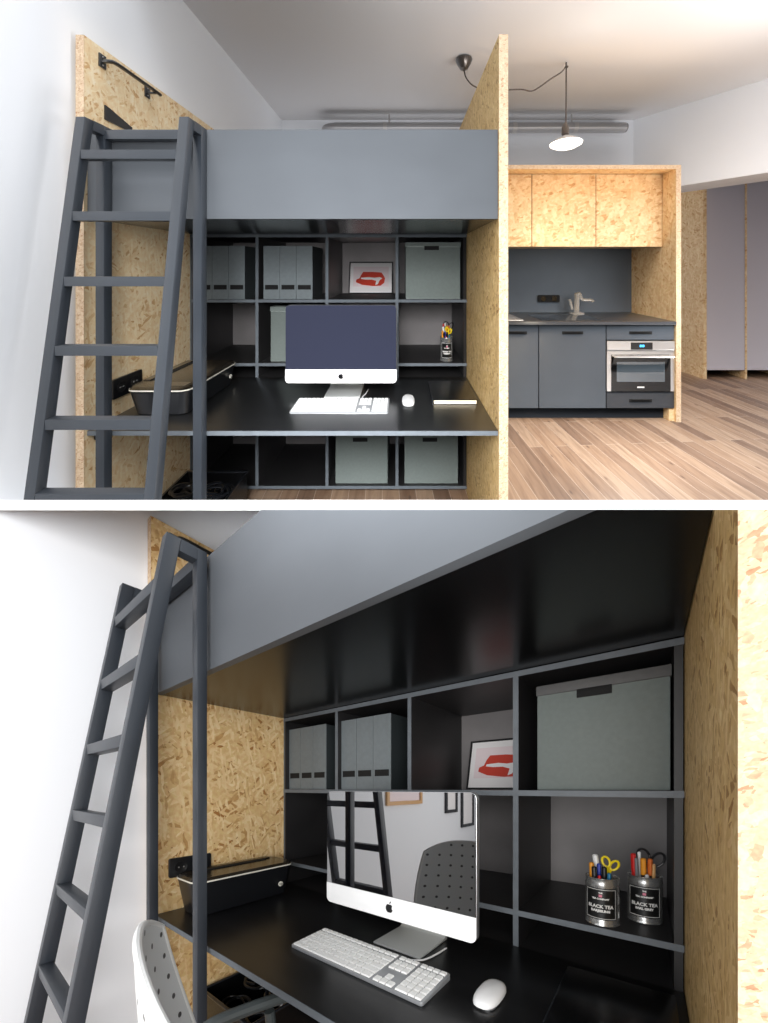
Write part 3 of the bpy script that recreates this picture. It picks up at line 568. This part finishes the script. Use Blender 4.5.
# ------------------------------------------------------------------ lower storey: room and chair
struct('wall_left', G().box(-.16, -.0345, -.5, 1.55, 0, 2.9), 'white_paint', LOW)
struct('wall_left', G().box(-.16, -.0345, -3.2, -.5002, 0, 2.9), 'white_paint', LOW, cut=False)
struct('wall_back', G().box(-.16, 3.2, 1.43, 1.55, 0, 2.9), 'white_paint', LOW)
struct('floor', G().box(-.16, 3.2, -3.2, 1.55, -.06, 0), 'oak_floor', LOW)
t = thing('office_chair', 'white perforated office chair pushed up to the desk beside the ladder, lower view', 'chair', LOW, (.90, -.15, 0))
cdir = Vector((.954, -.298, 0)); cn = Vector((.298, .954, 0)); cc = Vector((.905, -.285, 0))
def lean(z): q = max(0, min(1, (.95 - z) / .48)); return .120 * q ** 1.3
def shell(u, v):
    s_ = u * 2 - 1; wv = .215 - .03 * (v - .5) ** 2 * 4; zt = .935 - .05 * abs(s_) ** 2.5; z = .46 + (zt - .46) * v
    nrm = cn
    return cc + cdir * (wv * s_) + cn * (lean(z) + (.025 + .14 * max(0, min(.25, .935 - z))) * (s_ * s_ - 1)) + Vector((0, 0, z)), nrm
br = build('backrest', G().surf(shell, 22, 22, .008), 'shell_white', LOW, t)
edge_uv = [(0, k / 14) for k in range(15)] + [(k / 14, 1) for k in range(1, 15)] + [(1, 1 - k / 14) for k in range(1, 15)]
build('rim', G().tube([shell(u, v)[0] + cn * .004 for u, v in edge_uv], .0062, 10), 'pen_white', LOW, br)
def seat(u, v):
    s_ = u * 2 - 1; return cc + cdir * (.22 * s_) + cn * (.175 + .40 * v) + Vector((0, 0, .435 + .02 * s_ * s_ - .03 * max(0, v - .7))), UPV
build('seat', G().surf(seat, 16, 16, .010), 'shell_white', LOW, t)
for sgn in (-1, 1):
    p = lambda a, b, z: cc + cdir * (a * sgn) + cn * b + Vector((0, 0, z))
    ar = build('arm_support', G().tube(spline([p(.12, .30, .425), p(.24, .28, .43), p(.262, .26, .50), p(.262, .25, .575)], 6), .013, 10), 'arm_grey', LOW, t)
    build('arm_rest', G().tube(spline([p(.262, .10, .590), p(.262, .14, .598), p(.262, .25, .60), p(.262, .36, .592), p(.262, .40, .575)], 6), .016, 10), 'arm_grey', LOW, ar)
build('column', G().lathe(tuple(cc + cn * .34 + Vector((0, 0, .10))), [(.035, 0), (.035, .12), (.022, .125), (.022, .30), (.09, .305), (.09, .32)], 20), 'arm_grey', LOW, t)
for k in range(5):
    a = 2 * PI * k / 5 + .3; e = cc + cn * .34 + Vector((math.cos(a) * .24, math.sin(a) * .24, .07)); o = build('base_leg', G().bar(cc + cn * .34 + Vector((0, 0, .115)), e + Vector((0, 0, .01)), .05, .026, up=(-math.sin(a), math.cos(a), 0), bev=.006), 'arm_grey', LOW, t)
    build('caster', G().tube([e + Vector((-math.sin(a) * .02, math.cos(a) * .02, -.043)), e + Vector((math.sin(a) * .02, -math.cos(a) * .02, -.043))], .027, 14).bar(e + Vector((0, 0, -.03)), e, .018, .018), 'bin_black', LOW, o)
# frames on the left wall, seen in the computer's screen
def wall_frame(y0, y1, z0, z1, m, label):
    t = thing('wall_frame', label, 'picture', LOW, (-.034, (y0 + y1) / 2, (z0 + z1) / 2)); x0 = -.0342; b = .03
    build('frame', G().box(x0, x0 + .02, y0, y1, z0, z0 + b).box(x0, x0 + .02, y0, y1, z1 - b, z1).box(x0, x0 + .02, y0, y0 + b, z0 + b, z1 - b).box(x0, x0 + .02, y1 - b, y1, z0 + b, z1 - b), 'black_metal' if m == 'paper' else 'pen_wood', LOW, t, cut=False)
    build('print', G().box(x0, x0 + .008, y0 + b, y1 - b, z0 + b, z1 - b), m, LOW, t, cut=False)
wall_frame(-1.36, -.88, 1.04, 1.5, 'pink_print', 'wood-framed pale picture on the left wall, mirrored in the lower screen')
wall_frame(-2.02, -1.78, .93, 1.5, 'paper', 'narrow black-framed picture on the left wall, mirrored in the lower screen')
wall_frame(-2.42, -2.12, .76, 1.5, 'paper', 'tall black-framed picture on the left wall, furthest from the desk, lower view')

# ------------------------------------------------------------------ upper storey: room and kitchen
R = UP
struct('wall_left', G().box(-.16, -.0345, -.42, 2.40, 0, 2.95), 'white_paint', R)
struct('wall_back', G().box(-.16, 3.80, 2.27, 2.40, 0, 2.95), 'white_paint', R)
struct('ceiling', G().box(-.16, 5.4, .2, 2.40, 2.885, 3.0), 'ceiling_paint', R)
struct('floor', G().box(-.16, 7.0, -.6, 4.2, -.05, 0), 'oak_floor', R)
wq = [(3.72, 2.27), (4.90, .635), (5.30, .80), (4.06, 2.45)]
struct('wall_right', G().prism(wq, 'xy', 2.105, 2.95), 'white_paint', R)
struct('wall_corridor', G().box(4.72, 7.0, 3.4, 3.5, 0, 2.4), 'white_paint', R)
struct('ceiling', G().prism([(4.06, 2.44), (5.30, .80), (7.0, .80), (7.0, 3.5), (4.06, 3.5)], 'xy', 2.35, 2.45), 'ceiling_paint', R)
# air duct
t = thing('air_duct', 'round silver ventilation duct along the back wall under the ceiling, upper view', 'duct', R, (2.0, 2.13, 2.745))
build('pipe', G().tube([(.56, 2.13, 2.745), (3.53, 2.13, 2.745)], .052, 24), 'duct_metal', R, t)
build('elbow', G().tube(spline([(.56, 2.13, 2.745), (.50, 2.13, 2.735), (.47, 2.16, 2.73), (.46, 2.265, 2.73)], 6), .050, 20), 'duct_metal', R, t)
for x in (1.08, 2.40, 3.02): build('coupling', G().tube([(x - .02, 2.13, 2.745), (x + .02, 2.13, 2.745)], .055, 24), 'stainless', R, t)
for x in (1.12, 2.99): build('hanger', G().tube([(x, 2.13, 2.79), (x, 2.13, 2.884)], .008, 8), 'stainless', R, t)
build('end_cap', G().tube([(3.53, 2.13, 2.745), (3.545, 2.13, 2.745)], .046, 24), 'shelf_back', R, t)
# pendant lamp
t = thing('pendant_lamp', 'lit pendant lamp on a long swagged cord in front of the kitchen, upper view', 'lamp', R, (2.51, 1.25, 2.88))
build('ceiling_rose', G().lathe((1.717, 1.21, 2.80), [(.012, 0), (.03, .01), (.05, .045), (.062, .075), (.058, .0845)], 24), 'bronze', R, t)
build('swag_cord', G().tube(spline([(1.717, 1.21, 2.80), (1.735, 1.21, 2.74), (1.79, 1.215, 2.685), (1.90, 1.22, 2.652), (2.05, 1.225, 2.66), (2.16, 1.23, 2.665), (2.25, 1.235, 2.66), (2.38, 1.245, 2.75), (2.47, 1.25, 2.81), (2.508, 1.255, 2.862)], 6), .005, 6), 'cord_brown', R, t)
build('hook', G().tube(spline([(2.508, 1.255, 2.884), (2.508, 1.255, 2.855), (2.516, 1.255, 2.848), (2.520, 1.255, 2.858)], 4), .006, 6), 'bronze', R, t)
build('drop_cord', G().tube([(2.508, 1.255, 2.86), (2.506, 1.255, 2.42)], .005, 6), 'cord_brown', R, t)
build('lamp_socket', G().lathe((2.50, 1.255, 2.325), [(.02, 0), (.026, .01), (.026, .06), (.016, .085), (.006, .10)], 16), 'bronze', R, t)
sh = build('lamp_shade', G().lathe((2.505, 1.255, 2.262), [(.1155, .002), (.117, .006), (.085, .03), (.045, .05), (.022, .062)], 28), 'white_gloss', R, t)
build('lit_globe', G().lathe((2.505, 1.255, 2.262), [(.02, -.034), (.075, -.026), (.112, -.006), (.1145, .0015)], 28), 'bulb_glow', R, t)
# kitchen surround
t = thing('kitchen_surround', 'strand board frame round the kitchen: tall right side and top board, upper view', 'panel', R, (3.6, 1.9, 0))
build('side_board', G().prism([(1.5386, 0), (1.61, 0), (2.265, 0), (2.265, 2.186), (1.5386, 2.186)], 'yz', 3.580, 3.622), 'osb_kitchen', R, t)
build('top_board', G().box(1.72, 3.5795, 1.5386, 2.265, 2.151, 2.186), 'osb_kitchen', R, t)
build('front_edge', G().box(3.5802, 3.6218, 1.5372, 1.5385, 0, 2.186).box(1.72, 3.580, 1.5372, 1.5385, 2.152, 2.186), 'osb_edge', R, t)
yU = 1.689
for n, (a, b) in enumerate(((1.842, 2.412), (2.414, 2.985), (2.987, 3.578))):
    t = thing('wall_cupboard', ('strand board wall cupboard partly hidden by the desk panel, upper view', 'middle strand board wall cupboard over the kitchen, upper view', 'strand board wall cupboard beside the kitchen side board, upper view')[n], 'cupboard', R, ((a + b) / 2, 2.0, 1.5), 'strand board cupboards over the kitchen')
    build('carcass', G().box(a, b, yU + .022, 2.26, 1.503, 2.1505), 'osb_kitchen', R, t)
    build('door', G().box(a + .003, b - .003, yU, yU + .0215, 1.501, 2.147), 'osb_kitchen', R, t)
o = build('splashback', G().box(1.72, 3.579, 2.092, 2.11, .857, 1.502), 'splash_grey', R, at=(2.7, 2.1, .857)); tag(o, 'plain slate grey splashback behind the sink, upper view', 'panel')
o = build('worktop', G().box(1.72, 3.5790, 1.531, 2.091, .828, .856, .002), 'worktop', R, at=(2.6, 1.8, .85)); tag(o, 'thin dark grey kitchen worktop over the cupboards and oven, upper view', 'worktop')
yF = 1.5516
def pull(x0, x1, z, par): build('handle', G().box(x0, x1, yF - .004, yF + .001, z - .012, z + .012, .004).box(x0 + .02, x1 - .02, yF - .012, yF - .004, z + .004, z + .010, .002), 'hole_black', R, par)
for n, (a, b, h0, h1) in enumerate(((1.80, 2.416, 2.155, 2.318), (2.420, 2.992, 2.617, 2.797))):
    t = thing('base_cupboard', ('slate grey kitchen cupboard next to the desk panel, upper view', 'slate grey kitchen cupboard left of the oven, upper view')[n], 'cupboard', R, ((a + b) / 2, 1.8, 0), 'slate kitchen base cupboards')
    build('carcass', G().box(a, b, yF + .022, 2.088, .105, .8275), 'slate_dark', R, t)
    d = build('door', G().box(a + .002, b - .002, yF, yF + .0215, .114, .822, .0015), 'slate_front', R, t); pull(h0, h1, .758, d)
t = thing('oven_housing', 'slate grey kitchen unit with a drawer above and below the oven, upper view', 'cupboard', R, (3.28, 1.8, 0))
a, b = 2.996, 3.5785
build('carcass', G().box(a, b, yF + .022, 2.088, .105, .255).box(a, b, yF + .022, 2.088, .69, .8275).box(a, b, 2.05, 2.088, .255, .69), 'slate_dark', R, t)
for z0, z1, hz in ((.698, .822, .758), (.114, .248, .180)):
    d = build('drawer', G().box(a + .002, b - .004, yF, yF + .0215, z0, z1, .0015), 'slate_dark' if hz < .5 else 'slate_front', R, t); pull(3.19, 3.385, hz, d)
o = build('plinth', G().box(1.72, 3.535, 1.62, 1.64, 0, .104), 'slate_dark', R, at=(2.6, 1.63, 0)); tag(o, 'dark recessed plinth along the floor under the kitchen cupboards, upper view', 'plinth')
o = build('corner_block', G().box(3.536, 3.5795, 1.56, 1.64, 0, .104), 'osb_kitchen', R, at=(3.55, 1.6, 0)); tag(o, 'small strand board block at the foot of the kitchen side board, upper view', 'block')
t = thing('oven', 'stainless steel built-in oven with black glass door, upper view', 'oven', R, (3.285, 1.8, .26))
o0, o1 = 2.998, 3.5760
build('cavity_box', G().box(o0 + .01, o1 - .01, yF + .012, 2.045, .262, .684), 'slate_dark', R, t)
pn = build('control_panel', G().box(o0, o1, yF - .008, yF + .012, .610, .688, .002), 'stainless', R, t)
ds = build('display', G().box(3.199, 3.384, yF - .0092, yF - .0078, .617, .676), 'oven_black', R, pn)
build('digits', G().box(3.275, 3.29, yF - .010, yF - .009, .638, .656).box(3.296, 3.312, yF - .010, yF - .009, .638, .656), 'led_blue', R, ds)
dr = build('door', G().box(o0, o1, yF - .004, yF + .012, .258, .607, .002), 'stainless', R, t)
build('glass_front', G().box(3.034, o1 - .036, yF - .0055, yF - .0038, .258, .572), 'oven_black', R, dr)
build('window', G().box(3.080, 3.490, yF - .0066, yF - .0054, .340, .510), 'oven_window', R, dr)
hb = build('handle', G().tube(spline([(3.05, yF - .004, .562), (3.05, yF - .040, .565), (3.075, yF - .045, .566), (3.285, yF - .047, .567), (3.51, yF - .045, .566), (3.535, yF - .040, .565), (3.535, yF - .004, .562)], 5), .012, 10), 'chrome', R, dr)
build('badge', G().box(3.255, 3.315, yF - .0066, yF - .0052, .288, .300), 'label_white', R, dr)
# sink, drainer, tap, hob, socket
t = thing('sink', 'steel kitchen sink set into the worktop beside the desk panel, upper view', 'sink', R, (2.1, 1.8, .856))
build('rim', G().box(1.86, 2.30, 1.585, 1.61, .8562, .8615, .002).box(1.86, 2.30, 1.96, 1.985, .8562, .8615, .002).box(1.86, 1.885, 1.61, 1.96, .8562, .8615).box(2.275, 2.30, 1.61, 1.96, .8562, .8615), 'stainless', R, t)
build('basin', G().box(1.885, 2.275, 1.61, 1.96, .8563, .8580), 'duct_metal', R, t)
o = build('hob', G().rrect('xy', 2.46, 2.99, 1.575, 1.92, .8562, .8592, .008), 'hob_black', R, at=(2.7, 1.77, .857)); tag(o, 'flat black glass hob set in the worktop in front of the tap, upper view', 'hob')
t = thing('tap', 'chrome kitchen tap with a level spout, on the worktop before the splashback, upper view', 'tap', R, (2.975, 2.045, .856))
build('body', G().lathe((2.975, 2.0, .8565), [(.070, 0), (.070, .012), (.030, .02), (.024, .03), (.024, .19), (.020, .205), (.012, .21)], 20), 'chrome', R, t)
build('spout', G().tube(spline([(2.975, 2.0, 1.02), (2.985, 1.995, 1.055), (3.0, 1.99, 1.05), (3.02, 1.985, 1.0), (3.11, 1.99, .992), (3.13, 1.985, .975)], 6), .017, 12), 'chrome', R, t)
build('lever', G().tube([(2.93, 2.0, .90), (2.91, 2.0, .98), (2.90, 2.0, 1.0)], .014, 10), 'chrome', R, t)
t = thing('kitchen_socket', 'black double socket on the splashback left of the tap, upper view', 'socket', R, (2.73, 2.09, 1.0))
build('plate', G().rrect('xz', 2.625, 2.845, .962, 1.034, 2.078, 2.0915, .012), 'hole_black', R, t)
for x in (2.68, 2.79): build('outlet', G().lathe((x, 2.0775, .998), [(.026, 0), (.026, -.002), (.022, -.002), (.02, -.0004)], 20, 1), 'printer_lid', R, t)
# wardrobe in the corridor
t = thing('wardrobe', 'tall grey wardrobe with strand board side standing in the dark corridor, upper view', 'wardrobe', R, (5.4, 2.9, 0))
yW = 2.63
build('side_board', G().prism([(4.79, yW), (4.83, yW), (4.80, 3.38), (4.66, 3.38), (4.765, 2.88)], 'xy', 0, 2.34), 'osb_kitchen', R, t)
build('carcass', G().box(4.832, 6.6, yW + .03, 3.38, .105, 2.34), 'slate_dark', R, t)
for n, (a, b) in enumerate(((4.832, 5.278), (5.300, 5.75), (5.772, 6.22))):
    build('door', G().box(a, b, yW, yW + .025, .105, 2.335, .002), 'wardrobe_grey', R, t)
    build('divider', G().box(b + .001, b + .021, yW - .004, yW + .4, 0, 2.34), 'osb_kitchen', R, t)

# ------------------------------------------------------------------ light
w = bpy.data.worlds.new('sky'); bpy.context.scene.world = w; w.use_nodes = True
w.node_tree.nodes['Background'].inputs[0].default_value = (.93, .96, 1.0, 1); w.node_tree.nodes['Background'].inputs[1].default_value = .95
def area(name, loc, to, sx, sy, power, col=(1, 1, 1)):
    l = bpy.data.lights.new(name, 'AREA'); l.shape = 'RECTANGLE'; l.size = sx; l.size_y = sy; l.energy = power; l.color = col
    o = bpy.data.objects.new(name, l); C.objects.link(o); o.location = loc; o.rotation_euler = (Vector(to) - Vector(loc)).to_track_quat('-Z', 'Y').to_euler(); return o
def point(name, loc, power, rad, col=(1, 1, 1)):
    l = bpy.data.lights.new(name, 'POINT'); l.energy = power; l.shadow_soft_size = rad; l.color = col
    o = bpy.data.objects.new(name, l); C.objects.link(o); o.location = loc; return o
point('pendant_bulb', UP.p(2.505, 1.15, 2.16), 1.6, .10, (1, .88, .70))
area('window_daylight', EYE - FWD * 1.3 - RIGHT * .2 + UPV * .02, EYE + FWD * 1.5 + UPV * .4, 2.8, 1.6, 70, (1, .99, .97))
area('alcove_fill', EYE - FWD * .15 - RIGHT * .15 + UPV * .15, EYE + FWD * 1.75 - RIGHT * .25 + UPV * 2.6, .6, .5, 20, (.98, .99, 1)).data.spread = math.radians(52)  # added fill behind the camera to brighten the upper alcove, no real fitting
q = UP.p(3.1, .1, 1.3); area('ceiling_fill', q, q - FWD * .84 + UPV * .54, 1.6, 1.2, 270, (.97, .98, 1))  # added unseen fill facing up, lifts the upper ceiling
area('back_wall_fill', UP.p(3.85, .85, 1.5), UP.p(2.3, 2.25, 2.75), .7, .7, 10, (1, .98, .96)).data.spread = math.radians(92)  # made-up fill out of frame, brightens the upper back wall
point('upper_room_fill', UP.p(2.98, .15, 1.75), 54, .35, (1, .98, .95))  # invented fill out of frame for the upper kitchen, walls and ceiling

vs = bpy.context.scene.view_settings; vs.view_transform = 'Standard'; vs.look = 'None'; vs.gamma = 1; vs.exposure = 0; vs.use_curve_mapping = False
for o in bpy.data.objects:
    if '_o' in o: del o['_o']
